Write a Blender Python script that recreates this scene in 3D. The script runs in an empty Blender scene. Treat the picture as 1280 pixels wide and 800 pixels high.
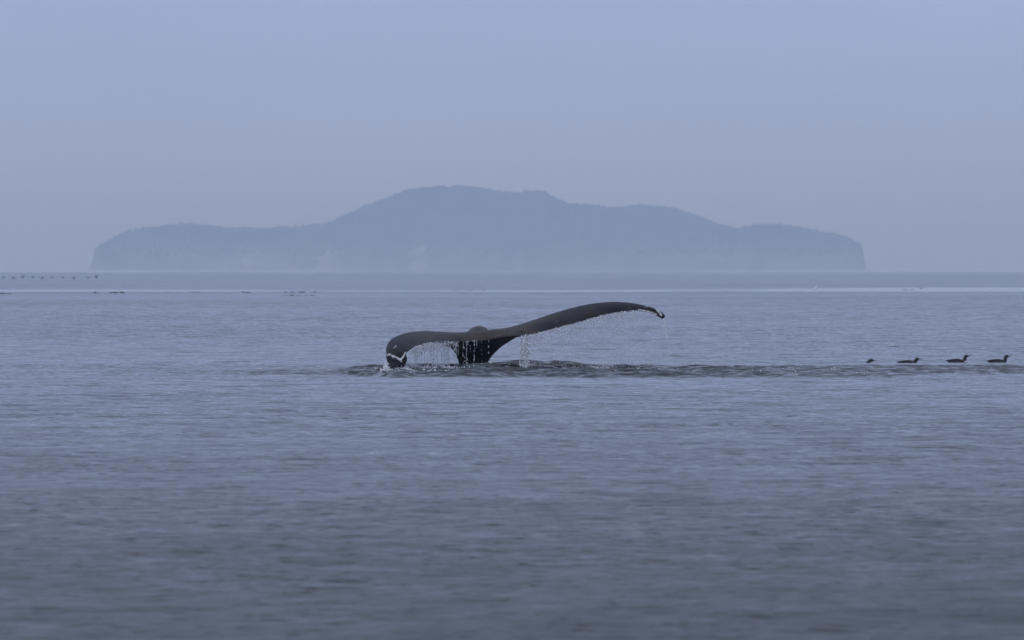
import bpy, bmesh, math, random
import numpy as np
from mathutils import Vector, noise

random.seed(7); RNG = np.random.default_rng(11)
SC = bpy.context.scene

# ------------------------------------------------------------------ camera
EYE = 1.55                     # lens height above the sea, from a small boat
LENS = 300.0
FPX = LENS/36.0*1280.0         # focal length in photo pixels (1280 wide)
HOR = 336.0                    # photo row of the horizon
cam_d = bpy.data.cameras.new("camera"); cam = bpy.data.objects.new("camera", cam_d)
SC.collection.objects.link(cam); SC.camera = cam
cam_d.lens = LENS; cam_d.sensor_width = 36.0
cam.location = (0, 0, EYE); cam.rotation_euler = (math.radians(90), 0, 0)
cam_d.shift_y = -(400.0-HOR)/1280.0
cam_d.clip_start = 0.5; cam_d.clip_end = 60000
cam_d.dof.use_dof = True; cam_d.dof.focus_distance = 132.5; cam_d.dof.aperture_fstop = 11.0

# ------------------------------------------------------------------ sky
SUN_EL, SUN_AZ = 52.0, 215.0   # hazy daylight from behind and left of the camera
W = bpy.data.worlds.new("World"); SC.world = W; W.use_nodes = True
nt = W.node_tree; nt.nodes.clear()
wo = nt.nodes.new("ShaderNodeOutputWorld"); bg = nt.nodes.new("ShaderNodeBackground")
sky = nt.nodes.new("ShaderNodeTexSky"); sky.sky_type = 'NISHITA'; sky.sun_disc = False
sky.sun_elevation = math.radians(SUN_EL); sky.sun_rotation = math.radians(SUN_AZ)
sky.air_density = 1.0; sky.dust_density = 4.0; sky.ozone_density = 2.0
mixw = nt.nodes.new("ShaderNodeMixRGB"); mixw.inputs[0].default_value = 0.88
mixw.inputs[2].default_value = (4.35, 5.55, 8.60, 1)      # high even cloud over the clear sky
# even overcast: brighter and less blue towards the zenith, as cloud cover is
tcw = nt.nodes.new("ShaderNodeTexCoord"); spw = nt.nodes.new("ShaderNodeSeparateXYZ"); nt.links.new(tcw.outputs['Generated'], spw.inputs[0])
mrw = nt.nodes.new("ShaderNodeMapRange"); nt.links.new(spw.outputs['Z'], mrw.inputs[0]); mrw.inputs['From Min'].default_value = .15
zen = nt.nodes.new("ShaderNodeMixRGB"); nt.links.new(mrw.outputs[0], zen.inputs[0])
zen.inputs[1].default_value = (4.28, 5.20, 8.25, 1); zen.inputs[2].default_value = (6.5, 7.55, 10.0, 1)
nzw = nt.nodes.new("ShaderNodeTexNoise"); nzw.inputs['Scale'].default_value = 9.0; nzw.inputs['Detail'].default_value = 4
mpw = nt.nodes.new("ShaderNodeMapping"); mpw.inputs['Scale'].default_value = (1, 1, 3.0); nt.links.new(tcw.outputs['Generated'], mpw.inputs[0]); nt.links.new(mpw.outputs[0], nzw.inputs['Vector'])
cvw = nt.nodes.new("ShaderNodeMapRange"); cvw.inputs['From Min'].default_value = .3; cvw.inputs['From Max'].default_value = .7; cvw.inputs['To Min'].default_value = .94; cvw.inputs['To Max'].default_value = 1.06
nt.links.new(nzw.outputs['Fac'], cvw.inputs[0])
scw = nt.nodes.new("ShaderNodeVectorMath"); scw.operation = 'SCALE'; nt.links.new(zen.outputs[0], scw.inputs[0]); nt.links.new(cvw.outputs[0], scw.inputs['Scale'])
nt.links.new(scw.outputs[0], mixw.inputs[2])
nt.links.new(sky.outputs[0], mixw.inputs[1]); nt.links.new(mixw.outputs[0], bg.inputs[0])
bg.inputs[1].default_value = 0.1
nt.links.new(bg.outputs[0], wo.inputs[0])

sun_d = bpy.data.lights.new("sun", 'SUN'); sun = bpy.data.objects.new("sun", sun_d)
SC.collection.objects.link(sun)
sun_d.energy = 0.5; sun_d.angle = math.radians(25); sun_d.color = (1.0, 0.97, 0.92)
az, el = math.radians(SUN_AZ), math.radians(SUN_EL)
sv = Vector((math.sin(az)*math.cos(el), math.cos(az)*math.cos(el), math.sin(el)))
sun.rotation_euler = sv.to_track_quat('Z', 'Y').to_euler()

SC.view_settings.view_transform = 'Standard'; SC.view_settings.look = 'None'
SC.view_settings.exposure = 0.0; SC.view_settings.gamma = 1.0
try: SC.view_settings.use_curve_mapping = False
except Exception: pass
SC.cycles.max_bounces = 8; SC.cycles.transmission_bounces = 6
SC.cycles.volume_bounces = 1
SC.cycles.use_denoising = True
SC.cycles.caustics_reflective = False; SC.cycles.caustics_refractive = False

# ------------------------------------------------------------------ helpers
def link_mesh(name, me, mat=None, parent=None, smooth=True):
    o = bpy.data.objects.new(name, me); SC.collection.objects.link(o)
    if mat and not me.materials: me.materials.append(mat)
    if smooth: me.polygons.foreach_set("use_smooth", [True]*len(me.polygons))
    if parent is not None: o.parent = parent
    return o
def pydata(name, vs, fs, mat=None, parent=None, smooth=True):
    me = bpy.data.meshes.new(name); me.from_pydata([tuple(v) for v in vs], [], fs); me.update()
    return link_mesh(name, me, mat, parent, smooth)
def npmesh(name, V, F, mat=None, parent=None, smooth=True):
    """V (n,3) float array, F (m,3 or 4) int array"""
    V = np.asarray(V, dtype=np.float32); F = np.asarray(F, dtype=np.int32); k = F.shape[1]
    me = bpy.data.meshes.new(name)
    me.vertices.add(len(V)); me.vertices.foreach_set("co", V.ravel())
    me.loops.add(F.size); me.loops.foreach_set("vertex_index", F.ravel())
    me.polygons.add(len(F)); me.polygons.foreach_set("loop_start", np.arange(0, F.size, k, dtype=np.int32))
    me.update(calc_edges=True); me.validate()
    return link_mesh(name, me, mat, parent, smooth)
def tag(o, label=None, cat=None, group=None, kind=None):
    if label: o["label"] = label
    if cat: o["category"] = cat
    if group: o["group"] = group
    if kind: o["kind"] = kind
    return o
def at(px, py, Y):             # a point of the photo taken to its distance Y
    return ((px-640.0)/FPX*Y, Y, EYE-(py-HOR)/FPX*Y)
def wrow(py): return EYE*FPX/(py-HOR)       # distance of the sea surface seen on a photo row

def mat(name, color, rough=0.5, **kw):
    m = bpy.data.materials.new(name); m.use_nodes = True
    b = m.node_tree.nodes["Principled BSDF"]
    b.inputs["Base Color"].default_value = (*color, 1); b.inputs["Roughness"].default_value = rough
    for k, v in kw.items():
        b.inputs[k].default_value = v
    return m
def noise_col(m, scale, c1, c2, detail=6, lo=.35, hi=.65, bump=0.0, dist=0.02, vec=(1,1,1)):
    n = m.node_tree; b = n.nodes["Principled BSDF"]
    tc = n.nodes.new("ShaderNodeTexCoord"); mp = n.nodes.new("ShaderNodeMapping"); mp.inputs['Scale'].default_value = vec
    t = n.nodes.new("ShaderNodeTexNoise"); t.inputs['Scale'].default_value = scale; t.inputs['Detail'].default_value = detail
    r = n.nodes.new("ShaderNodeValToRGB"); r.color_ramp.elements[0].position = lo; r.color_ramp.elements[1].position = hi
    r.color_ramp.elements[0].color = (*c1, 1); r.color_ramp.elements[1].color = (*c2, 1)
    n.links.new(tc.outputs['Object'], mp.inputs[0]); n.links.new(mp.outputs[0], t.inputs['Vector'])
    n.links.new(t.outputs['Fac'], r.inputs[0]); n.links.new(r.outputs[0], b.inputs['Base Color'])
    if bump:
        bp = n.nodes.new("ShaderNodeBump"); bp.inputs['Strength'].default_value = bump; bp.inputs['Distance'].default_value = dist
        n.links.new(t.outputs['Fac'], bp.inputs['Height']); n.links.new(bp.outputs[0], b.inputs['Normal'])
    return r

# ------------------------------------------------------------------ sea surface
def smooth01(a, b, x):
    t = np.clip((x-a)/(b-a), 0, 1); return t*t*(3-2*t)

def comps(n, lmin, lmax, slope, spread, seed, crest=0.0):
    r = np.random.default_rng(seed)
    lam = np.exp(np.linspace(math.log(lmin), math.log(lmax), n))*r.uniform(.93, 1.07, n)
    th = r.normal(0, spread, n)                      # direction about the +Y axis
    k = 2*np.pi/lam
    s = slope*math.sqrt(2.0/n)*r.uniform(.6, 1.4, n)
    return [(k[i]*math.sin(th[i]), k[i]*math.cos(th[i]), s[i]/k[i], r.uniform(0, 6.283), lam[i]) for i in range(n)]
NEAR_SLOPE, FAR_SLOPE = 0.36, 0.60
RIPPLE = comps(70, 0.10, 0.6, 0.045, 1.3, 3)
SWELL = comps(10, 2.2, 14.0, 0.010, 0.7, 5)
CHOP = comps(50, 0.16, 0.95, 0.26, 0.9, 9)
PATCH = [(0.9, 0.33, 1.1), (-0.61, 0.21, 4.0), (0.31, -0.13, 2.2), (1.7, 0.52, 0.4), (0.17, 0.07, 5.1)]

def wake_env(X, Y):
    """how strongly the whale has broken up the surface at a place"""
    wob = 0.5*np.sin(X*1.9+1.0)+0.35*np.sin(X*4.3+.4)+0.18*np.sin(X*9.1)
    front = 120.6+wob*0.75+1.3*smooth01(3.5, 6.5, X)-0.9*smooth01(-2.2, -3.0, X)*0
    back = 137.0-1.0*smooth01(2.0, 3.0, X)+wob*0.6+0.0*X
    # at the far left end the patch narrows to a point
    tip = smooth01(-2.65, -1.6, X)
    front = front+(1-tip)*3.5; back = back-(1-tip)*5.0
    along = smooth01(-2.75, -2.35, X)*(1-0.50*smooth01(1.8, 4.6, X))
    main = smooth01(front-.2, front+.9, Y)*(1-smooth01(back-1.5, back+.4, Y))*along
    lf = smooth01(125.5, 126.6, Y+wob*.5)*(1-smooth01(129.5, 131.0, Y+wob*.5))*smooth01(-5.2, -4.0, X)*(1-smooth01(-2.7, -2.3, X))*0.26
    return np.clip(np.maximum(main, lf), 0, 1), front

def sea(X, Y, sp=None, parts=False):
    X = np.asarray(X, dtype=np.float64); Y = np.asarray(Y, dtype=np.float64)
    if sp is None: sp = np.full_like(X, 0.02)
    z = np.zeros_like(X)
    p = np.zeros_like(X)
    for a, b, c in PATCH: p += np.sin(a*X+b*Y+c)
    gain = 0.92+0.17*p
    gain = np.clip(gain, .35, 1.6)
    for kx, ky, a, ph, lam in RIPPLE:
        w = np.clip((lam/sp-3.0)/3.0, 0, 1)
        if w.max() <= 0: continue
        z += w*gain*a*np.sin(kx*X+ky*Y+ph)
    for kx, ky, a, ph, lam in SWELL:
        w = np.clip((lam/sp-3.0)/3.0, 0, 1)
        z += w*a*np.sin(kx*X+ky*Y+ph)
    near = (Y > 114) & (Y < 142) & (np.abs(X) < 14)
    if near.any():
        x, y = X[near], Y[near]
        e, fr = wake_env(x, y)
        c = np.zeros_like(x)
        for kx, ky, a, ph, lam in CHOP:
            c += a*(np.sin(kx*x*0.5+ky*y+ph)+0.22*np.cos(2*(kx*x*0.5+ky*y+ph)))
        add = e*(c+0.006)
        # the welling mounds in front of the tail stock and to its right
        add += 0.060*np.exp(-((x+0.45)/.32)**2-((y-133.3)/.8)**2)
        add += 0.062*np.exp(-((x-0.05)/.5)**2-((y-136.2)/.7)**2)
        add += 0.070*np.exp(-((x-0.72)/.55)**2-((y-134.6)/.8)**2)
        add += 0.030*np.exp(-((x+1.5)/.6)**2-((y-134.5)/.6)**2)
        add += 0.045*np.exp(-((y-fr-.55)/.32)**2)*smooth01(-2.6, -2.0, x)*(1-.6*smooth01(3.2, 5.0, x))
        z[near] += add
    return z

def build_sea():
    # rows by distance, fine where the whale has stirred the surface
    rows = [22.0]
    while rows[-1] < 420.0:
        y = rows[-1]
        d = 0.0016*y if y < 118 else (0.05 if y < 139 else 0.0022*y)
        rows.append(y+d)
    rows = np.array(rows)
    inner = np.arange(-0.064, 0.06401, 0.00036)
    outer = np.geomspace(0.0646, 0.25, 46)
    tans = np.concatenate([-outer[::-1], inner, outer])
    T, Y = np.meshgrid(tans, rows); X = T*Y
    sprow = np.gradient(rows)[:, None]*np.ones_like(T)
    spcol = np.abs(np.gradient(tans))[None, :]*Y
    sp = np.maximum(sprow*0.9, spcol*0.55)
    Z = sea(X.ravel(), Y.ravel(), sp.ravel()).reshape(X.shape)
    edge = smooth01(0.25, 0.20, np.abs(T))*smooth01(22, 24, Y)*smooth01(420, 330, Y)
    Z *= edge
    nr, nc = X.shape
    V = np.stack([X, Y, Z], -1).reshape(-1, 3)
    i = np.arange(nr-1)[:, None]*nc+np.arange(nc-1)[None, :]
    F = np.stack([i, i+1, i+nc+1, i+nc], -1).reshape(-1, 4)
    # open water around the near fan
    y0, y1, far, side, back = rows[0], rows[-1], 26000.0, 7000.0, -300.0
    tm = 0.25
    q = [(-tm*y0, y0), (tm*y0, y0), (tm*y1, y1), (-tm*y1, y1),
         (-side, back), (side, back), (side, y0), (-side, y0), (side, y1), (-side, y1), (side, far), (-side, far)]
    b = len(V)
    V = np.vstack([V, [(x, y, 0) for x, y in q]])
    quads = [(4, 5, 6, 7), (1, 6, 8, 2), (7, 0, 3, 9), (9, 8, 10, 11)]
    # 7-6 edge includes fan corners 0,1 and 9-8 edge includes 3,2 on straight lines
    F = np.vstack([F, [[b+v for v in f] for f in quads]])
    return V, F

sea_mat = bpy.data.materials.new("sea_water"); sea_mat.use_nodes = True
n = sea_mat.node_tree; N = n.nodes; L = n.links
b = N["Principled BSDF"]
b.inputs["Base Color"].default_value = (0.040, 0.046, 0.044, 1)
b.inputs["IOR"].default_value = 1.333
geo = N.new("ShaderNodeNewGeometry"); sep = N.new("ShaderNodeSeparateXYZ"); L.new(geo.outputs['Position'], sep.inputs[0])
def mth(op, a, c=None, d=None, clamp=False):
    m = N.new("ShaderNodeMath"); m.operation = op; m.use_clamp = clamp
    for i_, v in enumerate((a, c, d)):
        if v is None: continue
        if isinstance(v, (int, float)): m.inputs[i_].default_value = v
        else: L.new(v, m.inputs[i_])
    return m.outputs[0]
def mrange(v, a, c, o0=0.0, o1=1.0):
    m = N.new("ShaderNodeMapRange"); m.interpolation_type = 'SMOOTHSTEP'
    L.new(v, m.inputs['Value']); m.inputs['From Min'].default_value = a; m.inputs['From Max'].default_value = c
    m.inputs['To Min'].default_value = o0; m.inputs['To Max'].default_value = o1
    return m.outputs['Result']
def tnoise(scale, sx, sy, detail=4, rough=.55):
    mp = N.new("ShaderNodeMapping"); mp.inputs['Scale'].default_value = (sx, sy, 1)
    t = N.new("ShaderNodeTexNoise"); t.inputs['Scale'].default_value = scale
    t.inputs['Detail'].default_value = detail; t.inputs['Roughness'].default_value = rough
    L.new(geo.outputs['Position'], mp.inputs[0]); L.new(mp.outputs[0], t.inputs['Vector'])
    return t.outputs['Fac']
Yc = sep.outputs['Y']
# calm slicks: a long one across the bay near 600 m, wider to the right, and glassy water far out
wobn = tnoise(0.02, 1.0, 0.15, 3)
Yw = mth('ADD', Yc, mth('MULTIPLY', mth('SUBTRACT', wobn, 0.5), 60.0))
Xc = sep.outputs['X']
faredge = mth('ADD', mrange(Xc, 5.0, 40.0, 606.0, 690.0), 0.0)
s_far = mth('SUBTRACT', 1.0, mth('MULTIPLY', mth('SUBTRACT', Yw, faredge), 0.03, clamp=True), clamp=True)
s_near = mrange(Yw, 570.0, 592.0)
slick1 = mth('MULTIPLY', s_near, s_far, clamp=True)
slick2 = mrange(Yw, 3400.0, 4800.0)
brk = mrange(tnoise(0.045, 1.0, 0.12, 4), 0.36, 0.56, 0.30, 1.0)
slick = mth('MAXIMUM', mth('MULTIPLY', slick1, brk), slick2)
rough_w = mth('SUBTRACT', 1.0, mth('MULTIPLY', slick, 0.93))
# unresolved ripples beyond what the surface itself carries
def cnoise(scale, sx, sy, detail, rough=.6):
    mp = N.new("ShaderNodeMapping"); mp.inputs['Scale'].default_value = (sx, sy, 1)
    t = N.new("ShaderNodeTexNoise"); t.inputs['Scale'].default_value = scale
    t.inputs['Detail'].default_value = detail; t.inputs['Roughness'].default_value = rough
    L.new(geo.outputs['Position'], mp.inputs[0]); L.new(mp.outputs[0], t.inputs['Vector'])
    v = N.new("ShaderNodeVectorMath"); v.operation = 'SUBTRACT'; v.inputs[1].default_value = (.5, .5, .5); L.new(t.outputs['Color'], v.inputs[0])
    return v.outputs[0]
def vmul(v, k):
    m = N.new("ShaderNodeVectorMath"); m.operation = 'MULTIPLY'; L.new(v, m.inputs[0])
    if isinstance(k, tuple): m.inputs[1].default_value = k
    else: L.new(k, m.inputs[1])
    return m.outputs[0]
def vadd(a, c):
    m = N.new("ShaderNodeVectorMath"); m.operation = 'ADD'; L.new(a, m.inputs[0]); L.new(c, m.inputs[1]); return m.outputs[0]
patchn = tnoise(0.05, 0.5, 0.35, 4)
pg = mrange(patchn, 0.3, 0.7, 0.65, 1.3)
near_calm = mrange(Yc, 30.0, 250.0, NEAR_SLOPE, FAR_SLOPE)
slope = mth('MULTIPLY', mth('MULTIPLY', rough_w, near_calm), pg)
nz = vadd(vmul(cnoise(1.5, 1.2, 1.0, 2), (.5, .55, 0)), vmul(cnoise(5.5, 1.9, 1.0, 4, .68), (1.1, .9, 0)))
wk = N.new("ShaderNodeAttribute"); wk.attribute_name = "stirred"
nz = vmul(nz, slope)
nz = vadd(nz, vmul(vmul(cnoise(7.0, 0.6, 1.0, 5, .65), (3.2, 3.4, 0)), wk.outputs['Fac']))
# water normals leaned towards the camera, more when near, to darken the water
lean = mth('MAXIMUM', mth('ADD', mth('DIVIDE', 9.9, mth('MAXIMUM', Yc, 25.0)), 0.008), 0.088)
lean = mth('MULTIPLY', mth('MULTIPLY', lean, rough_w), mth('ADD', mth('MULTIPLY', pg, 0.5), 0.5))
lean = mth('ADD', lean, mth('MULTIPLY', wk.outputs['Fac'], 0.22))
def steep(scale, sx, detail, thr, k):
    sp_ = N.new("ShaderNodeSeparateXYZ"); L.new(cnoise(scale, sx, 1.0, detail, .6), sp_.inputs[0])
    return mth('MULTIPLY', mth('MAXIMUM', mth('SUBTRACT', sp_.outputs['Y'], thr), 0.0), k)
fr_ = mth('ADD', steep(5.0, 1.6, 3, .06, 4.2), steep(1.3, 1.0, 3, .08, 2.4))
lean = mth('ADD', lean, mth('MULTIPLY', fr_, slope))
lv = N.new("ShaderNodeCombineXYZ"); L.new(mth('MULTIPLY', lean, -1.0), lv.inputs['Y'])
nz = vadd(nz, lv.outputs[0])
nrm = N.new("ShaderNodeVectorMath"); nrm.operation = 'NORMALIZE'; L.new(vadd(geo.outputs['Normal'], nz), nrm.inputs[0])
L.new(nrm.outputs[0], b.inputs['Normal'])
L.new(mth('ADD', mth('MULTIPLY', rough_w, 0.10), 0.02), b.inputs['Roughness'])
V, F = build_sea()
water = npmesh("water", V, F, sea_mat); tag(water, kind="structure")
wa = water.data.attributes.new("stirred", 'FLOAT', 'POINT')
ws = np.zeros(len(water.data.vertices), dtype=np.float32); nf = (V[:, 1] > 114) & (V[:, 1] < 142) & (np.abs(V[:, 0]) < 14)
ws[nf] = wake_env(V[nf, 0], V[nf, 1])[0]; wa.data.foreach_set("value", ws)

# ------------------------------------------------------------------ island
ISL = 12000.0; IS = ISL/FPX
prof = [(110,337.5),(112,335),(115,325),(117.5,311.5),(121,308),(127,305.5),(133,298.5),(140,294),(147,291),(160,289),(174,287.7),(190,286),
 (205,284),(220,282.6),(236,282.6),(246,283),(255,285),(270,286.8),(283,287.6),(311,288.5),(346,286.8),(380,283.8),(405,280.6),(418,275),(430,270),
 (455,258.5),(468,253),(480,249.5),(492,243.5),(507,238.5),(525,235.8),(547,234.2),(566,234.5),(586,235),(605,237),(620,239),(642,242),(660,240.5),
 (676,239.8),(682,242),(688,245.8),(700,251),(710,255.5),(730,257.5),(749,258.2),(777,261.6),(791,259.5),(802,259),(816,259.5),(836,260),(858,265.5),
 (881,273.6),(906,282),(918,286.5),(929,289),(940,286),(951,284),(965,283),(979,282.9),(996,284.5),(1013,286.8),(1041,293.2),(1058,297),(1069,299.5),
 (1077,303),(1079.5,309),(1080.5,322),(1083,332),(1085,337.5)]
PX = np.array([(p[0]-640)*IS for p in prof]); PZ = np.array([max(0, (337.4-p[1])*IS) for p in prof])
def ridge(x): return np.interp(x, PX, PZ)
def isl_h(x, y):
    """x along, y across (0 = nearest shore .. 560 far shore)"""
    x = np.asarray(x, float); y = np.asarray(y, float)
    r = ridge(x)
    cl = 0.30+0.10*np.sin(x*.021)+.06*np.sin(x*.057+1)          # cliff share of the height
    endc = np.exp(-((x-PX[0])/30)**2)+np.exp(-((x-PX[-1])/25)**2)
    cl = np.clip(cl+endc, .2, .95)
    shore = 18+14*np.sin(x*.017+1.3)+8*np.sin(x*.043)+4*np.sin(x*.11)
    f = cl*smooth01(shore-4, shore+9, y)+(1-cl)*smooth01(shore+5, 300, y)**0.8
    g = 1-smooth01(360, 560, y)
    h = r*np.minimum(f, g)
    h += 2.2*np.sin(x*.045+y*.03)*np.sin(y*.02)*smooth01(30, 120, y)*np.clip(r/80, 0, 1)*g
    return h
xs = np.linspace(PX[0]-12, PX[-1]+12, 620); ys = np.concatenate([np.linspace(-10, 60, 36), np.linspace(66, 570, 44)])
Xi, Yi = np.meshgrid(xs, ys); Zi = isl_h(Xi.ravel(), Yi.ravel()).reshape(Xi.shape)
jit = np.array([noise.noise(Vector((x*.06, y*.06, 0)))*2.2+noise.noise(Vector((x*.2, y*.2, 3)))*.9 for x, y in zip(Xi.ravel(), Yi.ravel())]).reshape(Xi.shape)
Zi = np.where(Zi > 1.5, Zi+jit*.8, Zi)-0.8
Yj = Yi+np.where(Zi > 0, jit*1.2, 0)
nr, nc = Xi.shape
i = np.arange(nr-1)[:, None]*nc+np.arange(nc-1)[None, :]
rockm = mat("island_rock_soil_painted_haze", (.12, .12, .11), .95)
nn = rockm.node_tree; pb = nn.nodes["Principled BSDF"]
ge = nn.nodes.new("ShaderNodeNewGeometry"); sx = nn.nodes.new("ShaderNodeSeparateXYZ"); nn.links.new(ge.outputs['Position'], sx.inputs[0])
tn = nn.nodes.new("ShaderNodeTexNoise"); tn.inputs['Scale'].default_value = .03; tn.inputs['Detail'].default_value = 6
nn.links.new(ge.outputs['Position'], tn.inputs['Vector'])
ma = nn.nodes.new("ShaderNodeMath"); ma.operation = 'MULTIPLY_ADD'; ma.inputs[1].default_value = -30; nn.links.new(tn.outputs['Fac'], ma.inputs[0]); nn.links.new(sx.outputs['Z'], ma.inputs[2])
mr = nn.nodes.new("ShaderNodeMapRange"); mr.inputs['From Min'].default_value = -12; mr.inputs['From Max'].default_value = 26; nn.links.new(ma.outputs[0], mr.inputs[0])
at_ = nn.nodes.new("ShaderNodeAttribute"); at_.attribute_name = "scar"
cr = nn.nodes.new("ShaderNodeMixRGB"); cr.inputs[1].default_value = (.29, .29, .28, 1); cr.inputs[2].default_value = (.05, .058, .045, 1)  # paler towards the foot: low haze painted into the rock colour
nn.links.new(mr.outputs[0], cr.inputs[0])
c2 = nn.nodes.new("ShaderNodeMixRGB"); c2.inputs[2].default_value = (.46, .44, .40, 1); nn.links.new(cr.outputs[0], c2.inputs[1]); nn.links.new(at_.outputs['Fac'], c2.inputs[0])
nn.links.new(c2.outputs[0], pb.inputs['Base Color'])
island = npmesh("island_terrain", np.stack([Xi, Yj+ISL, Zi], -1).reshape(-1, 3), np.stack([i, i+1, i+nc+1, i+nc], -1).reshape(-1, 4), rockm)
tag(island, kind="structure")
SCARS = [(396, 421, 317), (513, 537, 309), (271, 283, 331), (303, 310, 315), (361, 372, 331), (486, 494, 326), (640, 652, 322)]
def scar_at(x, z):
    px = x/IS+640; py = 337.4-z/IS
    s = 0
    for a, c, t in SCARS:
        m = (a+c)/2; hw = (c-a)/2
        taper = hw*(1-.35*np.clip((337-py)/(337-t), 0, 1))
        s = max(s, float(abs(px-m+2.5*math.sin(py*.45+m)) < taper*(1+.4*math.sin(py*.9+m)) and py > t+4*math.sin(px*.55+m))*(.35+.5*abs(math.sin(px*.9+py*.5))))
    return s
aa = island.data.attributes.new("scar", 'FLOAT', 'POINT')
aa.data.foreach_set("value", [scar_at(v[0], v[2]) if y < 90 else 0.0 for v, y in zip(np.stack([Xi.ravel(), Yi.ravel(), Zi.ravel()], -1), Yi.ravel())])

# woods on the island: far too many and too small to pick apart
treem = mat("conifer_green", (.045, .060, .040), .95)
noise_col(treem, .012, (.022, .032, .022), (.115, .125, .075), 7, lo=.38, hi=.68, bump=0, vec=(1, .5, 1.6))
TV, TF = [], []
def conifer(x, y, z, h, w, sides=6, tiers=3, V=None, F=None, lean=0.0):
    b0 = len(V); V.append((x-.04*h*0, y, z-.3)); 
    for t in range(tiers):
        zb = z+h*(.12+.27*t); zt = z+h*min(1.0, .50+.27*t); r = w*(1-.27*t)
        b0 = len(V)
        V.append((x+lean*(zt-z), y, zt))
        ph = random.uniform(0, 6)
        for k in range(sides):
            a = ph+6.2832*k/sides; rr = r*random.uniform(.7, 1.2)
            V.append((x+rr*math.cos(a)+lean*(zb-z), y+rr*math.sin(a), zb-random.uniform(0, .06)*h))
        for k in range(sides):
            F.append((b0, b0+1+k, b0+1+(k+1) % sides))
cnt = 0
while cnt < 11000:
    x = random.uniform(PX[1]+1, PX[-2]-1); y = random.uniform(8, 430)**1.0
    if random.random() < .45: y = random.uniform(170, 330)
    z = float(isl_h(x, y))-.8
    if z < 15+9*noise.noise(Vector((x*.02, y*.02, 7)))+5*math.sin(x*.03): continue
    if y < 90 and scar_at(x, z): continue
    edge_ = min(x-PX[1], PX[-2]-x)
    h = random.uniform(3.0, 7.5)*(1.25 if y > 190 else 1)*(0.55 if edge_ < 12 else 1)*(1+.45*noise.noise(Vector((x*.035, y*.035, 2))))
    if y > 150 and random.random() < .04: h *= 1.35
    conifer(x, y+ISL, z, h, h*random.uniform(.24, .38), 5, 2, TV, TF); cnt += 1
forest = pydata("forest", TV, TF, treem, smooth=False)
tag(forest, "dark hazy conifer forest covering the distant island", kind="stuff"); 

# the few skyline trees that stand out one by one
lab = ["hazy tree at the left end of the skyline clump on the island's right shoulder",
 "hazy second tree from the left in the skyline clump on the island's right shoulder",
 "hazy tallest tree in the skyline clump on the island's right shoulder",
 "hazy tree just right of the tallest in the island's skyline clump",
 "hazy tree in the middle of the island's skyline clump, beside a small gap",
 "hazy broad tree right of the gap in the island's skyline clump",
 "hazy thin tree between two broad ones right in the island's skyline clump",
 "hazy tree at the right end of the island's skyline clump",
 "hazy lone tree on the notch edge where the island's summit drops right",
 "hazy lone tree on the highest crest of the island, left of its middle",
 "hazy small lone tree above the low left saddle of the island"]
for (px, h, w), lb in zip([(790, 7, 2.6), (796, 6, 2.2), (802, 10, 2.6), (809, 9.4, 3.0), (819, 7.5, 2.4), (827, 7, 3.2), (832, 6.5, 1.8), (837, 8.5, 3.0), (677, 6, 2.6), (549, 6, 3), (346, 6.5, 2)], lab):
    x = (px-640)*IS; y = 300.0; z = float(isl_h(x, y))-1.2
    root = bpy.data.objects.new("conifer_tree", None); SC.collection.objects.link(root); root.location = (x, y+ISL, z)
    tag(root, lb, "tree", "trees standing out on the island skyline")
    v, f = [], []; conifer(0, 0, 0, h, w, 8, 3, v, f); pydata("crown", v, f, treem, root, False)
    v = [(.18*math.cos(a), .18*math.sin(a), zz) for zz in (-1, h*.5) for a in np.linspace(0, 6.283, 7)[:6]]
    pydata("trunk", v, [(k, (k+1) % 6, 6+(k+1) % 6, 6+k) for k in range(6)], rockm, root)

# ------------------------------------------------------------------ the whale's tail
ST = [ # leading/top outline px,py | trailing px,py | depth of leading, trailing | half thickness
 (491.5,474, 496,475, 128.7,128.4,.035),(489.5,467.5, 500.5,469, 128.8,128.4,.04),(486.5,461, 501.5,462.5, 128.9,128.5,.05),(484.3,454, 506.8,455.5, 129.1,128.6,.055),
 (482.2,446, 509.3,448.8, 129.3,128.7,.06),(482,438.5, 507.5,442.5, 129.7,128.9,.06),(484,430.5, 512.5,437.3, 130.2,129.2,.062),
 (488.5,424.2, 518,434.2, 130.8,129.6,.064),(496,420, 525.4,431.2, 131.4,130.0,.066),(505.5,417, 533,429.8, 131.9,130.5,.068),(516,415.6, 541,428.8, 132.4,131.0,.072),
 (530,415.3, 552,427.3, 132.9,131.6,.076),(547,416.9, 563,427.2, 133.5,132.2,.08),(566,418.4, 575,427.6, 134.0,132.7,.09),(583,418.6, 587,427.4, 134.3,133.0,.10),
 (600,417.4, 600,426.2, 134.4,133.15,.10),(615,415.6, 613,424.3, 134.3,133.1,.10),(631,413.8, 626,421.8, 134.1,132.9,.09),(645,409.2, 640,420.3, 133.8,132.5,.08),
 (660,403.5, 655,419.2, 133.5,132.1,.074),(675,398.0, 671,416.6, 133.2,131.8,.07),(690,392.4, 686,412.6, 132.9,131.6,.066),(706,387.3, 701,408.8, 132.7,131.4,.062),
 (722,383.0, 716,405.0, 132.4,131.2,.058),(740,379.4, 733,400.2, 132.1,131.0,.053),(757,377.6, 750,395.3, 131.8,130.9,.048),(774,377.3, 768,391.2, 131.5,130.8,.043),
 (790,378.8, 784,389.2, 131.2,130.7,.036),(803,381.3, 797,388.6, 131.0,130.6,.03),(814,384.2, 809,390.0, 130.8,130.5,.027),(822.5,387.6, 818,393.0, 130.7,130.5,.026),
 (828.5,391.2, 824,396.2, 130.6,130.4,.026),(831.8,395.2, 828.3,398.2, 130.5,130.4,.022)]
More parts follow.
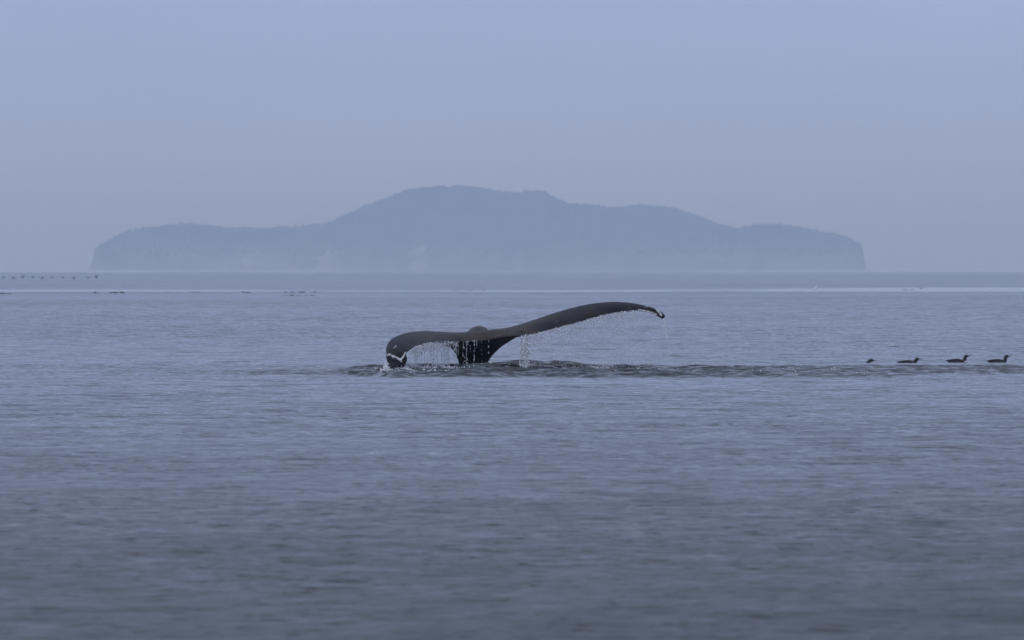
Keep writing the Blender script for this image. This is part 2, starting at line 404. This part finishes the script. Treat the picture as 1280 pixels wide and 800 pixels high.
def catmull(P, m):
    P = np.array(P, float); out = []
    Q = np.vstack([2*P[0]-P[1], P, 2*P[-1]-P[-2]])
    for s in range(len(P)-1):
        p0, p1, p2, p3 = Q[s:s+4]
        for t in np.linspace(0, 1, m, endpoint=False):
            out.append(.5*((2*p1)+(-p0+p2)*t+(2*p0-5*p1+4*p2-p3)*t*t+(-p0+3*p1-3*p2+p3)*t**3))
    out.append(P[-1]); return np.array(out)
S3 = [(*at(a, b_, d1), *at(c, d_, d2), t) for a, b_, c, d_, d1, d2, t in ST]
S3 = catmull(S3, 14)
r_ = np.random.default_rng(5)
def build_whale():
    VV, FF = [], []
    nS = len(S3); M = 15
    u = np.concatenate([np.linspace(0, 1, M), np.linspace(1, 0, M)[1:-1]]); up = np.array([1]*M+[-1]*(M-2))
    th = np.clip(np.sin(np.pi*np.clip(u, 0, 1)**0.8)**0.75, 0, 1); th = np.where(u < .9, .17+.83*th*(1-(1-u)**6), th)
    th[np.isclose(u, 1)] = 0; th[np.isclose(u, 0)] = 0
    for s in range(nS):
        Lp, Tp, t = S3[s, :3].copy(), S3[s, 3:6].copy(), S3[s, 6]
        a, c = max(0, s-3), min(nS-1, s+3)
        span = (S3[c, :3]+S3[c, 3:6])-(S3[a, :3]+S3[a, 3:6]); span /= np.linalg.norm(span)
        f = s/(nS-1)
        # ragged, nicked trailing edge
        k = noise.noise(Vector((s*.55, 1.7, 0)))*.5+noise.noise(Vector((s*1.3, 4.1, 0)))*.5
        amp = .08 if f < .13 else (.055 if f > .55 or f < .3 else .012)
        ch = (Lp-Tp); chn = ch/np.linalg.norm(ch)
        Tp = Tp+chn*amp*k
        Nn = np.cross(span, chn); 
        if Nn[2] < 0 and f > .2: Nn = -Nn
        Nn /= np.linalg.norm(Nn)
        for j in range(len(u)):
            P = Tp+(Lp-Tp)*u[j]+Nn*up[j]*t*th[j]
            VV.append(P)
    R = len(u)
    for s in range(nS-1):
        for j in range(R):
            FF.append((s*R+j, s*R+(j+1) % R, (s+1)*R+(j+1) % R, (s+1)*R+j))
    FF.append(tuple(range(R))); FF.append(tuple(range((nS-1)*R, nS*R))[::-1])
    def rings(lst, nseg=28):
        """lst of (centre, u-vector, v-vector)"""
        b0 = len(VV)
        for c, uu, vv in lst:
            for k in range(nseg):
                a = 6.28318*k/nseg
                VV.append(np.array(c)+np.array(uu)*math.cos(a)+np.array(vv)*math.sin(a))
        for s in range(len(lst)-1):
            for k in range(nseg):
                FF.append((b0+s*nseg+k, b0+s*nseg+(k+1) % nseg, b0+(s+1)*nseg+(k+1) % nseg, b0+(s+1)*nseg+k))
        FF.append(tuple(b0+k for k in range(nseg))); FF.append(tuple(b0+(len(lst)-1)*nseg+k for k in range(nseg))[::-1])
    # the tail stock under the flukes, flaring where it joins them
    col = [(575,607,520,136.6,.42),(574.5,607.5,470,136.2,.40),(573.5,609,457,135.8,.38),(572.5,611.5,450.5,135.5,.36),(570,615.5,444.5,135.2,.35),(567,621.5,438.5,134.9,.36),
           (562.5,628.5,433.5,134.6,.37),(556.5,637.5,429.5,134.3,.38),(551,646,426,134.0,.38)]
    colr = catmull(col, 5); lst = []
    for l, r, py, Yc_, dy in colr:
        c = at((l+r)/2, py, Yc_); wv = (r-l)/2/FPX*Yc_
        tl = 0.0
        k = np.clip((438-py)/12, 0, 1)
        # the flare follows the rise of the right fluke
        lst.append((c, (wv, 0, .10*k*0+wv*.10*k), (0, dy, 0)))
    rings(lst)
    lens = [(at(560, 423.5, 133.9), at(640, 417.5, 133.7))]
    # the arched back of the stock behind the flukes
    path = [at(592,500,136.6), at(592,452,136.3), at(594,432,136.0), at(597,422.5,135.4), at(600,420.2,134.8), at(600,420.5,134.1)]
    rad = [(.22,.34),(.20,.30),(.20,.24),(.185,.185),(.17,.15),(.16,.06)]
    pr = catmull([(*p, *q) for p, q in zip(path, rad)], 6); lst = []
    for s in range(len(pr)):
        a, c = pr[max(0, s-1), :3], pr[min(len(pr)-1, s+1), :3]
        t = c-a; t[0] = 0; t /= np.linalg.norm(t); nrm = np.cross((1, 0, 0), t)
        lst.append((pr[s, :3], (pr[s, 3], 0, 0), nrm*pr[s, 4]))
    rings(lst)
    me = bpy.data.meshes.new("tmp"); me.from_pydata([tuple(v) for v in VV], [], FF); me.update()
    bm = bmesh.new(); bm.from_mesh(me); bmesh.ops.recalc_face_normals(bm, faces=bm.faces); bm.to_mesh(me); bm.free()
    o = bpy.data.objects.new("tmp", me); SC.collection.objects.link(o)
    m = o.modifiers.new("r", 'REMESH'); m.mode = 'VOXEL'; m.voxel_size = 0.0085
    sm = o.modifiers.new("s", 'SMOOTH'); sm.iterations = 2; sm.factor = .5
    dg = bpy.context.evaluated_depsgraph_get(); dg.update()
    me2 = bpy.data.meshes.new_from_object(o.evaluated_get(dg)); me2.name = "whale"
    bpy.data.objects.remove(o); 
    return me2
wme = build_whale()
wm = bpy.data.materials.new("wet_whale_skin"); wm.use_nodes = True; wme.materials.clear(); wme.materials.append(wm)
whale = link_mesh("whale", wme, None)
tag(whale, "dark humpback whale tail with dripping flukes rising from the stirred grey water", "whale")
nV = len(wme.vertices); co = np.empty(nV*3); wme.vertices.foreach_get("co", co); co = co.reshape(-1, 3)
PXw = 640+co[:, 0]/co[:, 1]*FPX; PYw = HOR+(EYE-co[:, 2])/co[:, 1]*FPX
white = np.zeros(nV)
def stroke(pts, rad, val=1.0):
    global white
    jx = .55*np.sin(PYw*3.1+PXw*1.3)+.35*np.sin(PXw*5.3); jy = .45*np.sin(PXw*2.7+PYw*1.9)
    for (x0, y0), (x1, y1) in zip(pts[:-1], pts[1:]):
        dx, dy = x1-x0, y1-y0; t = np.clip(((PXw-x0)*dx+(PYw-y0)*dy)/(dx*dx+dy*dy+1e-9), 0, 1)
        d = np.hypot(PXw+jx*.8-x0-t*dx, PYw+jy*.8-y0-t*dy)
        rr_ = rad*(.85+.45*np.sin(PXw*1.9+PYw*.7)*np.sin(PXw*.83+2)+.2*np.sin(PXw*4.7+PYw*3))
        d = d*rad/np.maximum(rr_, .25)
        white = np.maximum(white, val*np.clip(1.4-d/rad, 0, 1))
for pts_, r__ in [([(484,443.7),(487,442.8)],1.35),([(487,442.8),(490,444.4)],.85),([(490,445),(494,446)],1.6),([(494,446),(499,448.6)],1.15),([(498,448.4),(501,449.4)],1.9),
        ([(501.5,449.2),(504,446)],1.25),([(504,446.3),(506.6,440.6)],.95),([(501.3,451.2),(501.6,452.6)],.7),([(491,447.5),(492,448.2)],.5)]: stroke(pts_, r__*.8)
stroke([(492.5,434.8),(495.3,432.4)], .55, .7); stroke([(482.6,440),(482.8,445)], .5, .7)
stroke([(799,387.4),(804,388.2),(810,389.3),(816,391),(820.5,393.3)], .95, .8)
stroke([(820.5,386.2),(823.5,389.3),(826.8,394)], 1.15, .9)
for x, y, v in [(668,399,.25),(696,401.5,.22),(707,399,.25),(537,428.4,.7),(544,427.4,.5),(550,427,.6),(584,427,.8),(592,426,.9),(786,385,.3),(808,383.5,.5),(790,388,.4)]:
    stroke([(x-1.0, y+.2), (x+1.2, y-.2)], .55, v)
# gloss painted into the skin colour: paler and mottled about the tail's middle, dark towards both tips and below
gloss = .21*np.exp(-((PXw-612)/75)**2)*np.clip((433-PYw)/8, 0, 1)+.08*np.exp(-((PXw-535)/22)**2)
pg_ = wme.attributes.new("painted_gloss", 'FLOAT', 'POINT'); pg_.data.foreach_set("value", gloss.astype(np.float32))
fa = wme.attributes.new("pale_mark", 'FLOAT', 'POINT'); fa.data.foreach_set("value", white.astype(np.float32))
n = wm.node_tree; N2 = n.nodes; pb = N2["Principled BSDF"]
tc = N2.new("ShaderNodeTexCoord"); t1 = N2.new("ShaderNodeTexNoise"); t1.inputs['Scale'].default_value = 2.2; t1.inputs['Detail'].default_value = 8; t1.inputs['Roughness'].default_value = .62
mp = N2.new("ShaderNodeMapping"); mp.inputs['Scale'].default_value = (.45, .8, 2.6); n.links.new(tc.outputs['Object'], mp.inputs[0]); n.links.new(mp.outputs[0], t1.inputs['Vector'])
rp = N2.new("ShaderNodeValToRGB"); rp.color_ramp.elements[0].position = .50; rp.color_ramp.elements[1].position = .85
rp.color_ramp.elements[0].color = (.009, .008, .0068, 1); rp.color_ramp.elements[1].color = (.076, .061, .047, 1)
tn_ = N2.new("ShaderNodeAttribute"); tn_.attribute_name = "painted_gloss"
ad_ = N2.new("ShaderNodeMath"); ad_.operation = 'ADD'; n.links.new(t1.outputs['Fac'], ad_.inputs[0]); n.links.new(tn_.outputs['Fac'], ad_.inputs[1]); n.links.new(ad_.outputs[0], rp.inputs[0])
av = N2.new("ShaderNodeAttribute"); av.attribute_name = "pale_mark"
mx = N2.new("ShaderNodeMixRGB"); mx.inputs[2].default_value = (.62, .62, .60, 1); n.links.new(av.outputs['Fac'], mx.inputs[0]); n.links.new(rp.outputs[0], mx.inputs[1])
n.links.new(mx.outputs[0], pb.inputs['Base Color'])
t2 = N2.new("ShaderNodeTexNoise"); t2.inputs['Scale'].default_value = 14; t2.inputs['Detail'].default_value = 5
n.links.new(mp.outputs[0], t2.inputs['Vector'])
bp = N2.new("ShaderNodeBump"); bp.inputs['Strength'].default_value = .35; bp.inputs['Distance'].default_value = .02; n.links.new(t2.outputs['Fac'], bp.inputs['Height']); n.links.new(bp.outputs[0], pb.inputs['Normal'])
mrr = N2.new("ShaderNodeMapRange"); mrr.inputs['To Min'].default_value = .25; mrr.inputs['To Max'].default_value = .6; n.links.new(t1.outputs['Fac'], mrr.inputs[0]); n.links.new(mrr.outputs[0], pb.inputs['Roughness'])
pb.inputs['Specular IOR Level'].default_value = .3; pb.inputs['IOR'].default_value = 1.09
# barnacles on the leading edge and beside the stock
barn = mat("dark_barnacle", (.02, .02, .022), .8)
for px, py, Y, r in [(549, 415.4, 132.9, .022), (652, 414.7, 132.0, .020)]:
    bm = bmesh.new(); bmesh.ops.create_icosphere(bm, subdivisions=2, radius=r)
    for v in bm.verts:
        v.co *= 1+.25*noise.noise(v.co*70); v.co.z *= .8
    me = bpy.data.meshes.new("barnacle"); bm.to_mesh(me); bm.free()
    o = link_mesh("barnacle", me, barn, whale); o.location = at(px, py, Y)
    o["label"] = "small dark barnacle cluster"

# ------------------------------------------------------------------ falling water, spray and foam
dropm = mat("clear_water_drops", (1, 1, 1), .05, **{"Transmission Weight": 1.0, "IOR": 1.333})
foamm = mat("white_foam", (.86, .87, .88), .9)
OCT = np.array([(0,0,1),(1,0,0),(0,1,0),(-1,0,0),(0,-1,0),(0,0,-1)], float)
OF = np.array([(0,1,2),(0,2,3),(0,3,4),(0,4,1),(5,2,1),(5,3,2),(5,4,3),(5,1,4)])
def drops(name, P, R, EL, m):
    P = np.asarray(P); nD = len(P)
    O = OCT[None]*np.asarray(R)[:, None, None]; O = O.copy(); O[:, :, 2] *= np.asarray(EL)[:, None]
    Vd = (O+P[:, None, :]).reshape(-1, 3); Fd = (OF[None]+6*np.arange(nD)[:, None, None]).reshape(-1, 3)
    return npmesh(name, Vd, Fd, m)
mid = S3
Tpx = 640+mid[:, 3]/mid[:, 4]*FPX; Tpy = HOR+(EYE-mid[:, 5])/mid[:, 4]*FPX; TY = mid[:, 4]
o_ = np.argsort(Tpx[70:])+70
def edge_at(px): return np.interp(px, Tpx[o_], Tpy[o_]), np.interp(px, Tpx[o_], TY[o_])
cl, fo = [], []          # clear drops, white spray: (pos, r, elong)
R0 = random.Random(21)
def fall(px, py, Y, r, el, p_white):
    P = at(px, py, Y)
    if P[2] < float(0.0): return
    (fo if R0.random() < p_white else cl).append((P, r, el))
def stream(px, n_, spread, reach=1.0, white_=.45, r=.0045, drift=0.0):
    te, Y = edge_at(px); Y -= .02
    bot = HOR+EYE*FPX/Y
    w1, w2, w3 = R0.uniform(.15, .55), R0.uniform(3, 9), R0.uniform(0, 6); cl_ = [R0.random() for q in range(max(3, n_//7))]
    for k in range(n_):
        t = min(1, abs(R0.choice(cl_)+R0.gauss(0, .05)) if R0.random() < .6 else R0.random()**1.15)*reach
        y = te+(bot-te)*t
        fall(px+R0.gauss(0, spread*(.4+t))+drift*t+w1*math.sin(w2*t+w3), y, Y+R0.gauss(0, .04), r*R0.uniform(.5, 1.25), R0.uniform(1.6, 4.6)*(1.3-.6*t), white_)
# curtain under the left fluke
for k in range(46):
    px = R0.uniform(512, 574); stream(px, R0.randint(22, 62) if px < 562 else R0.randint(8, 24), .13, 1.0, .6, .0040)
for px in np.arange(513, 573, .9):
    stream(px, 15, .45, R0.uniform(.15, .55), .6, .0042)
# thin runs in front of the stock
for px, n_ in [(579, 34), (580.5, 16), (583, 50), (584.2, 26), (592.6, 30), (596, 6), (611, 7), (602, 5), (588, 6), (570, 25), (568, 16)]:
    stream(px, n_, .22, .98, .9, .0050)
# the strong pair of streams right of the stock
for px, n_ in [(650.5, 90), (652, 60), (653, 140), (655, 90), (656.5, 90), (657.5, 150), (659, 140), (660, 60), (661.5, 70), (665, 26), (668, 20)]:
    stream(px, n_, .45, 1.0, .62, .0052)
for px, n_ in [(673, 26), (675.5, 14), (682, 14), (690, 12), (704, 20), (709, 18), (727, 14), (747, 8)]:
    stream(px, n_, .4, R0.uniform(.35, .9), .6, .0048, drift=1.0)
for k in range(1900):     # loose drops under the right fluke
    px = 664+(R0.random()**1.25)*150; te, Y = edge_at(px); bot = HOR+EYE*FPX/Y
    t = R0.random()**(1.5 if px < 770 else .8)
    if px > 775 and R0.random() < .45: continue
    fall(px+R0.gauss(0, 2), te+(bot-te)*t, Y+R0.gauss(0, .15), R0.uniform(.0026, .0062), R0.uniform(1, 2.0), .85)
for k in range(330):     # fringe clinging under the right trailing edge
    px = R0.uniform(664, 800); te, Y = edge_at(px)
    fall(px, te+abs(R0.gauss(0, 1.3))-.4, Y-.02, R0.uniform(.003, .006), R0.uniform(1.5, 3.5), .45)
for k in range(60):      # short runs breaking off the right trailing edge
    stream(R0.uniform(662, 800), R0.randint(5, 18), .3, R0.uniform(.08, .38), .6, .0045, drift=.6)
for k in range(190):     # the stream curving off the right tip
    t = R0.random(); fall(829.3+8.5*t**.8+R0.gauss(0, .35+.6*t), 399+50*t, 130.4, R0.uniform(.003, .0052)*(1.1-.4*t), R0.uniform(1.5, 3), 1.0)
for k in range(160):
    fall(R0.uniform(822, 845), R0.uniform(420, 461), 130.4+R0.gauss(0, .4), R0.uniform(.0022, .004), 1.2, .5)
# rebound where the water lands
def burst(px, py, Y, sx_, sy_, n_, r=.006, pw=.75):
    for k in range(int(n_*2.2)):
        x = px+R0.gauss(0, sx_); y = py-abs(R0.gauss(0, sy_)); P = at(x, y, Y+R0.gauss(0, .12))
        (fo if R0.random() < pw else cl).append((P, r*R0.uniform(.35, 1.2), R0.uniform(.8, 1.6)))
burst(484, 466, 128.2, 2.2, 4.0, 260); burst(497, 467.5, 128.0, 5, 3.0, 260, .007, .5); burst(509, 466, 128.4, 4, 3.4, 260)
burst(477, 465.5, 128.4, 4, 1.8, 260, .008, 1); burst(482.5, 464, 128.5, 1.3, 4.5, 160, .008, 1); burst(530, 463.5, 129.5, 14, 2.4, 620, .006); burst(556, 462, 130.2, 9, 2, 160)
burst(657, 461.5, 132, 3, 3, 220); burst(742, 464, 131, 4, 3.5, 190, .006); burst(757, 464, 131, 6, 3.5, 260, .006); burst(728, 463, 131, 8, 2, 130)
burst(803, 463, 131, 6, 1.2, 70); burst(592, 460, 132.6, 10, 1.2, 110, .006); burst(835, 463, 131, 6, 1.5, 50); burst(580, 460, 133, 3, 1.5, 60)
for nm, lst, m, lb in [("falling_water", cl, dropm, "clear water drops streaming off the trailing edge of the whale flukes"), ("spray", fo, foamm, "white spray falling and splashing around the whale flukes")]:
    o = drops(nm, [q[0] for q in lst], [q[1] for q in lst], [q[2] for q in lst], m); tag(o, lb, kind="stuff")
# foam rafts lying on the chop
FVv, FFf = [], []
def foam_blob(px, py, w, dep):
    Y = wrow(py); X = (px-640)/FPX*Y; w = w/FPX*Y
    b0 = len(FVv); sg = 10
    pts = [(0, 0, .004)]+[(math.cos(a)*w*R0.uniform(.6, 1.1), math.sin(a)*dep*R0.uniform(.6, 1.1), -.004) for a in np.linspace(0, 6.283, sg+1)[:sg]]
    for x, y, dz in pts:
        FVv.append((X+x, Y+y, float(sea([X+x], [Y+y])[0])+dz))
    for k in range(sg): FFf.append((b0, b0+1+k, b0+1+(k+1) % sg))
for (x0, x1, y0, y1, n_, w) in [(512, 545, 463.5, 466.5, 40, 1.6), (545, 575, 462, 465, 16, 1.3), (470, 484, 464.5, 467, 14, 1.2), (505, 520, 467, 469, 10, 1),
        (574, 606, 458.5, 461, 26, 1.0), (612, 640, 459, 462, 12, .9), (700, 760, 461, 467, 34, 1.5), (760, 800, 463, 466, 30, 1.6), (788, 802, 463.6, 464.8, 14, 2.2),
        (815, 850, 462, 466, 10, .9), (940, 962, 463.5, 466.5, 24, 1.6), (975, 1000, 462, 465, 14, 1.5), (985, 1025, 470, 471, 26, 2.4), (1030, 1045, 461.5, 463.5, 12, 1.6), (1060, 1085, 464, 469, 12, 1.4), (1100, 1125, 466, 469, 8, 1.6)]:
    for k in range(int(n_*2.2)):
        foam_blob(R0.uniform(x0, x1), R0.uniform(y0, y1), w*R0.uniform(.5, 1.8), R0.uniform(.02, .10))
fm = pydata("foam", FVv, FFf, foamm); tag(fm, "thin white foam flecks on the stirred water of the wake", kind="stuff")

# ------------------------------------------------------------------ seabirds
def loft(path, nseg=14, cap=True):
    """path: (x, z, r_in_plane, r_side); returns verts, faces of one continuous body in the XZ plane"""
    V_, F_ = [], []
    P = catmull(path, 4)
    for s in range(len(P)):
        a, c = P[max(0, s-1)], P[min(len(P)-1, s+1)]
        t = np.array([c[0]-a[0], c[1]-a[1]]); t /= max(1e-9, np.linalg.norm(t)); nx, nz = -t[1], t[0]
        for k in range(nseg):
            an = 6.28318*k/nseg
            V_.append((P[s, 0]+nx*P[s, 2]*math.cos(an), P[s, 3]*math.sin(an), P[s, 1]+nz*P[s, 2]*math.cos(an)))
    for s in range(len(P)-1):
        for k in range(nseg): F_.append((s*nseg+k, s*nseg+(k+1) % nseg, (s+1)*nseg+(k+1) % nseg, (s+1)*nseg+k))
    F_.append(tuple(range(nseg))); F_.append(tuple((len(P)-1)*nseg+k for k in range(nseg))[::-1])
    return V_, F_
bird_dark = mat("dark_plumage", (.018, .018, .020), .6); noise_col(bird_dark, 30, (.008, .008, .010), (.024, .022, .020), 4, bump=.4, dist=.003)
bill_m = mat("dark_bill", (.03, .03, .032), .4); breast_m = mat("white_breast_feathers", (.7, .7, .68), .8)
def diving_bird(px, py, label, body_h=.055, head_h=.115, length=.40, head_only=False, breast=False, bill_up=.25):
    Y = wrow(py); X = (px-640)/FPX*Y
    root = bpy.data.objects.new("diving_bird", None); SC.collection.objects.link(root); root.location = (X, Y, float(sea([X], [Y])[0]))
    tag(root, label, "seabird", "four dark diving birds swimming in a line")
    Lh = length
    hx, hz = Lh*.80-Lh/2, head_h-.024
    if head_only:
        pts = [(-.06, -.05, .03, .03), (-.03, .00, .026, .026), (0.0, .030, .026, .025), (.03, .040, .026, .024), (.058, .036, .016, .015), (.070, .034, .008, .008)]
        bx_, bz_ = .066, .036
    else:
        b2_ = body_h
        pts = [(-Lh*.5, b2_*.42, .006, .012), (-Lh*.44, b2_*.38, .016, .03), (-Lh*.32, b2_*.25, b2_*.62, .055), (-Lh*.15, b2_*.12, b2_*.78, .070), (Lh*.02, b2_*.06, b2_*.82, .072),
               (Lh*.16, b2_*.12, b2_*.80, .06), (hx-.030, b2_*.42, .036, .042), (hx-.008, b2_*.88, .029, .029), (hx-.003, hz-.016, .027, .027), (hx+.012, hz-.001, .028, .025), (hx+.038, hz+.001, .018, .016), (hx+.052, hz+.001, .009, .008)]
        bx_, bz_ = hx+.044, hz
    v, f = loft(pts); pydata("body", v, f, bird_dark, root)
    v, f = loft([(bx_-.006, bz_, .0080, .0065), (bx_+.016, bz_+.002+.004*bill_up, .0062, .0045), (bx_+.042, bz_+.024*bill_up, .0050, .0032), (bx_+.068, bz_+.044*bill_up, .0012, .0010)], 8)
    pydata("bill", v, f, bill_m, root)
    if not head_only:
        # folded wing tips and pointed tail lying over the back
        v, f = loft([(-Lh*.56, b2_*.50, .003, .006), (-Lh*.48, b2_*.55, .007, .020), (-Lh*.38, b2_*.7, .008, .026)], 8); pydata("tail", v, f, bird_dark, root)
        for s in (-1, 1):
            v, f = loft([(-Lh*.44, b2_*.62, .004, .006), (-Lh*.25, b2_*.72, .014, .012), (-Lh*.02, b2_*.70, .022, .014), (Lh*.12, b2_*.6, .012, .010)], 8)
            o = pydata("wing", [(a, b+s*.050, c) for a, b, c in v], f, bird_dark, root)
    if breast:
        v, f = loft([(hx-.034, .006, .010, .036), (hx-.016, .010, .015, .046), (hx+.006, .014, .015, .046), (hx+.024, .014, .008, .030)], 12); o = pydata("breast", v, f, breast_m, root); o["label"] = "white breast at the waterline"
    return root
diving_bird(1087, 452.7, "small dark seabird head with pointed bill, its body sunk under the water", head_only=True, bill_up=.0)
diving_bird(1136.5, 452.6, "dark seabird swimming nearly awash with flat back and low head", .036, .088, .385, bill_up=.1)
diving_bird(1198, 452.2, "dark seabird with raised head and white breast patch at the waterline", .062, .128, .385, breast=True, bill_up=.55)
diving_bird(1248.5, 452.6, "all dark seabird with raised head and bill, rightmost in the swimming line", .052, .125, .385, bill_up=.8)

# birds flying low over the sea on the left
fl_m = mat("flying_bird_plumage", (.03, .03, .033), .7)
def wing_mesh(s, up, tipup):
    """one wing seen spreading along local Y: root, wrist, tip with thickness"""
    sec = [(0, 0, .085, .016), (.15, up*.15, .080, .012), (.28, up*.15+tipup*.13, .055, .008), (.37, up*.15+tipup*.24, .015, .004)]
    V_, F_ = [], []
    for y, z, c, t in sec:
        sw = -.10*(y/.37)**2
        for (dx, dz) in ((c*.5, 0), (c*.15, t), (-c*.5, 0), (c*.1, -t*.5)): V_.append((dx+sw, s*y, z+dz))
    for q in range(3):
        for k in range(4): F_.append((q*4+k, q*4+(k+1) % 4, (q+1)*4+(k+1) % 4, (q+1)*4+k))
    F_.append((0, 1, 2, 3)); F_.append((15, 14, 13, 12)); return V_, F_
FLY = [(5, 346.8, .1, -.3, 20), (17, 347.0, -.5, -.9, 40), (28.5, 347, .8, 1.0, 35), (41.5, 346.5, .2, .2, 10), (53, 346.9, -.6, -.8, 45),
       (65, 347.0, .0, .0, 15), (79, 346.5, .1, -.1, 5), (92.5, 347.1, -.3, -.6, 30), (110.5, 346.8, .3, .0, 20), (120.3, 346.8, .8, .8, 30)]
fl_lab = ["dark seabird flying low, first from the left edge in the line of ten",
 "dark seabird with drooping wings, second in the flying line from its left end",
 "dark seabird with wings raised in a V, third in the flying line from its left",
 "small compact dark seabird, fourth in the flying line from its left end",
 "dark seabird with wings swept down, fifth in the flying line from its left end",
 "dark seabird with level wings, sixth in the flying line from its left end",
 "small dark seabird between wider gaps, seventh in the flying line from the left",
 "dark seabird with half lowered wings, eighth in the flying line before the widest gap",
 "dark seabird just after the widest gap, second from the right in the flying line",
 "dark seabird with raised wings at the right end of the flying line"]
FY = 760.0
for (px, py, up, tu, yaw), lb in zip(FLY, fl_lab):
    root = bpy.data.objects.new("flying_bird", None); SC.collection.objects.link(root)
    root.location = at(px, py, FY+random.uniform(-15, 15)); root.rotation_euler = (0, 0, math.radians(yaw+180)); root.scale = (.85, .85, .85)
    tag(root, lb, "seabird", "dark seabirds flying in line low over the water")
    v, f = loft([(-.17, .005, .006, .012), (-.11, 0, .028, .028), (0, 0, .052, .050), (.09, .005, .045, .042), (.15, .018, .028, .026), (.18, .02, .022, .022), (.205, .018, .008, .008), (.235, .014, .002, .002)], 10)
    pydata("body", v, f, fl_m, root)
    for s in (-1, 1):
        v, f = wing_mesh(s, up, tu); pydata("wing", v, f, fl_m, root, False)

# one white gull sitting far off
Y = wrow(362.0); gull = bpy.data.objects.new("gull", None); SC.collection.objects.link(gull); gull.location = ((1018.5-640)/FPX*Y, Y, 0)
tag(gull, "tiny white gull sitting on the far pale slick, right of the island's middle", "gull")
gm = mat("white_gull_plumage", (.8, .8, .8), .8)
v, f = loft([(-.16, .07, .01, .02), (-.08, .06, .06, .07), (.03, .06, .085, .085), (.09, .12, .05, .05), (.11, .20, .04, .04), (.13, .25, .045, .042), (.17, .25, .02, .02)], 12); pydata("body", v, f, gm, gull)
v, f = loft([(.16, .25, .012, .01), (.21, .245, .002, .002)], 8); pydata("bill", v, f, bill_m, gull)

# floating kelp along the slick
kelp_m = mat("wet_dark_kelp", (.03, .028, .022), .9, **{'Specular IOR Level': .1}); noise_col(kelp_m, 5, (.018, .018, .014), (.05, .045, .03), 4)
def kelp(px0, px1, py, hmax, label, gappy=.3, seed=0):
    R = random.Random(seed); Y = wrow(py); x0, x1 = (px0-640)/FPX*Y, (px1-640)/FPX*Y
    V_, F_ = [], []; x = x0; root = None; hmax *= 1.15
    while x < x1:
        w = R.uniform(.12, .5); hh = hmax*R.uniform(.35, 1); dy = R.uniform(1.0, 3.0); yy = R.uniform(-2, 2)
        if R.random() > gappy:
            b0 = len(V_)
            for (a, c, z) in [(0, 0, -.05), (w, 0, -.05), (w, dy, -.05), (0, dy, -.05), (w*.2, dy*.3, hh), (w*.8, dy*.25, hh*R.uniform(.5, 1)), (w*.75, dy*.7, hh*R.uniform(.4, .9)), (w*.25, dy*.75, hh*.7)]:
                V_.append((x-x0+a, yy+c, z))
            for q in [(0,1,5,4),(1,2,6,5),(2,3,7,6),(3,0,4,7),(4,5,6,7),(3,2,1,0)]: F_.append(tuple(b0+k for k in q))
        x += w*R.uniform(.7, 1.3)
    o = pydata("floating_kelp", V_, F_, kelp_m); o.location = (x0, Y, 0)
    tag(o, label, "kelp", "dark kelp floating on the far slick"); return o
kelp(117, 162, 366.2, .085, "longest darkest line of floating kelp, under the left end of the island", .12, 1)
kelp(0, 14, 367.3, .05, "short dark kelp streak at the left edge of the frame on the slick", .3, 2)
kelp(205, 212, 365.8, .035, "tiny faint kelp speck between the two long left kelp lines", .3, 3)
kelp(234, 246, 365.3, .04, "short thin kelp streak right of the darkest line on the slick", .3, 4)
kelp(299, 308, 365.8, .06, "small dark kelp clump alone left of the paired long streaks", .15, 5)
kelp(329, 396, 365.6, .06, "long broken upper kelp streak, above a thinner parallel one", .35, 6)
kelp(353, 394, 369.6, .045, "thin straight lower kelp streak just in front of a broken longer one", .05, 7)
kelp(561, 604, 363.0, .05, "broken kelp line beyond the whale, above its left fluke", .4, 8)
kelp(938, 950, 360.0, .06, "small kelp streak on the right slick, left of the white gull", .3, 9)
kelp(1128, 1140, 362.4, .05, "faint kelp streak on the right slick, nearer one of a pair", .4, 10)
kelp(1150, 1154, 360.8, .06, "faint kelp speck on the right slick, just right of a longer streak", .1, 11)
kelp(1221, 1225, 360.0, .06, "faint kelp speck on the far slick near the right edge", .1, 12)

# ------------------------------------------------------------------ hazy air
hz = bpy.data.materials.new("haze"); hz.use_nodes = True; hn = hz.node_tree; hn.nodes.clear()
ho = hn.nodes.new("ShaderNodeOutputMaterial"); pv = hn.nodes.new("ShaderNodeVolumePrincipled"); hn.links.new(pv.outputs[0], ho.inputs['Volume'])
pv.inputs['Color'].default_value = (.702, .885, 1.15, 1); pv.inputs['Absorption Color'].default_value = (.60, .30, 1, 1); pv.inputs['Density'].default_value = 1.4e-4; pv.inputs['Anisotropy'].default_value = 0.0
x0, x1, y0, y1, z0, z1 = -7050, 7050, -350, 26050, -1.6, 135.0
v = [(x, y, z) for z in (z0, z1) for x, y in ((x0, y0), (x1, y0), (x1, y1), (x0, y1))]
haze = pydata("haze", v, [(3,2,1,0),(4,5,6,7),(0,1,5,4),(1,2,6,5),(2,3,7,6),(3,0,4,7)], hz, smooth=False); tag(haze, kind="stuff")
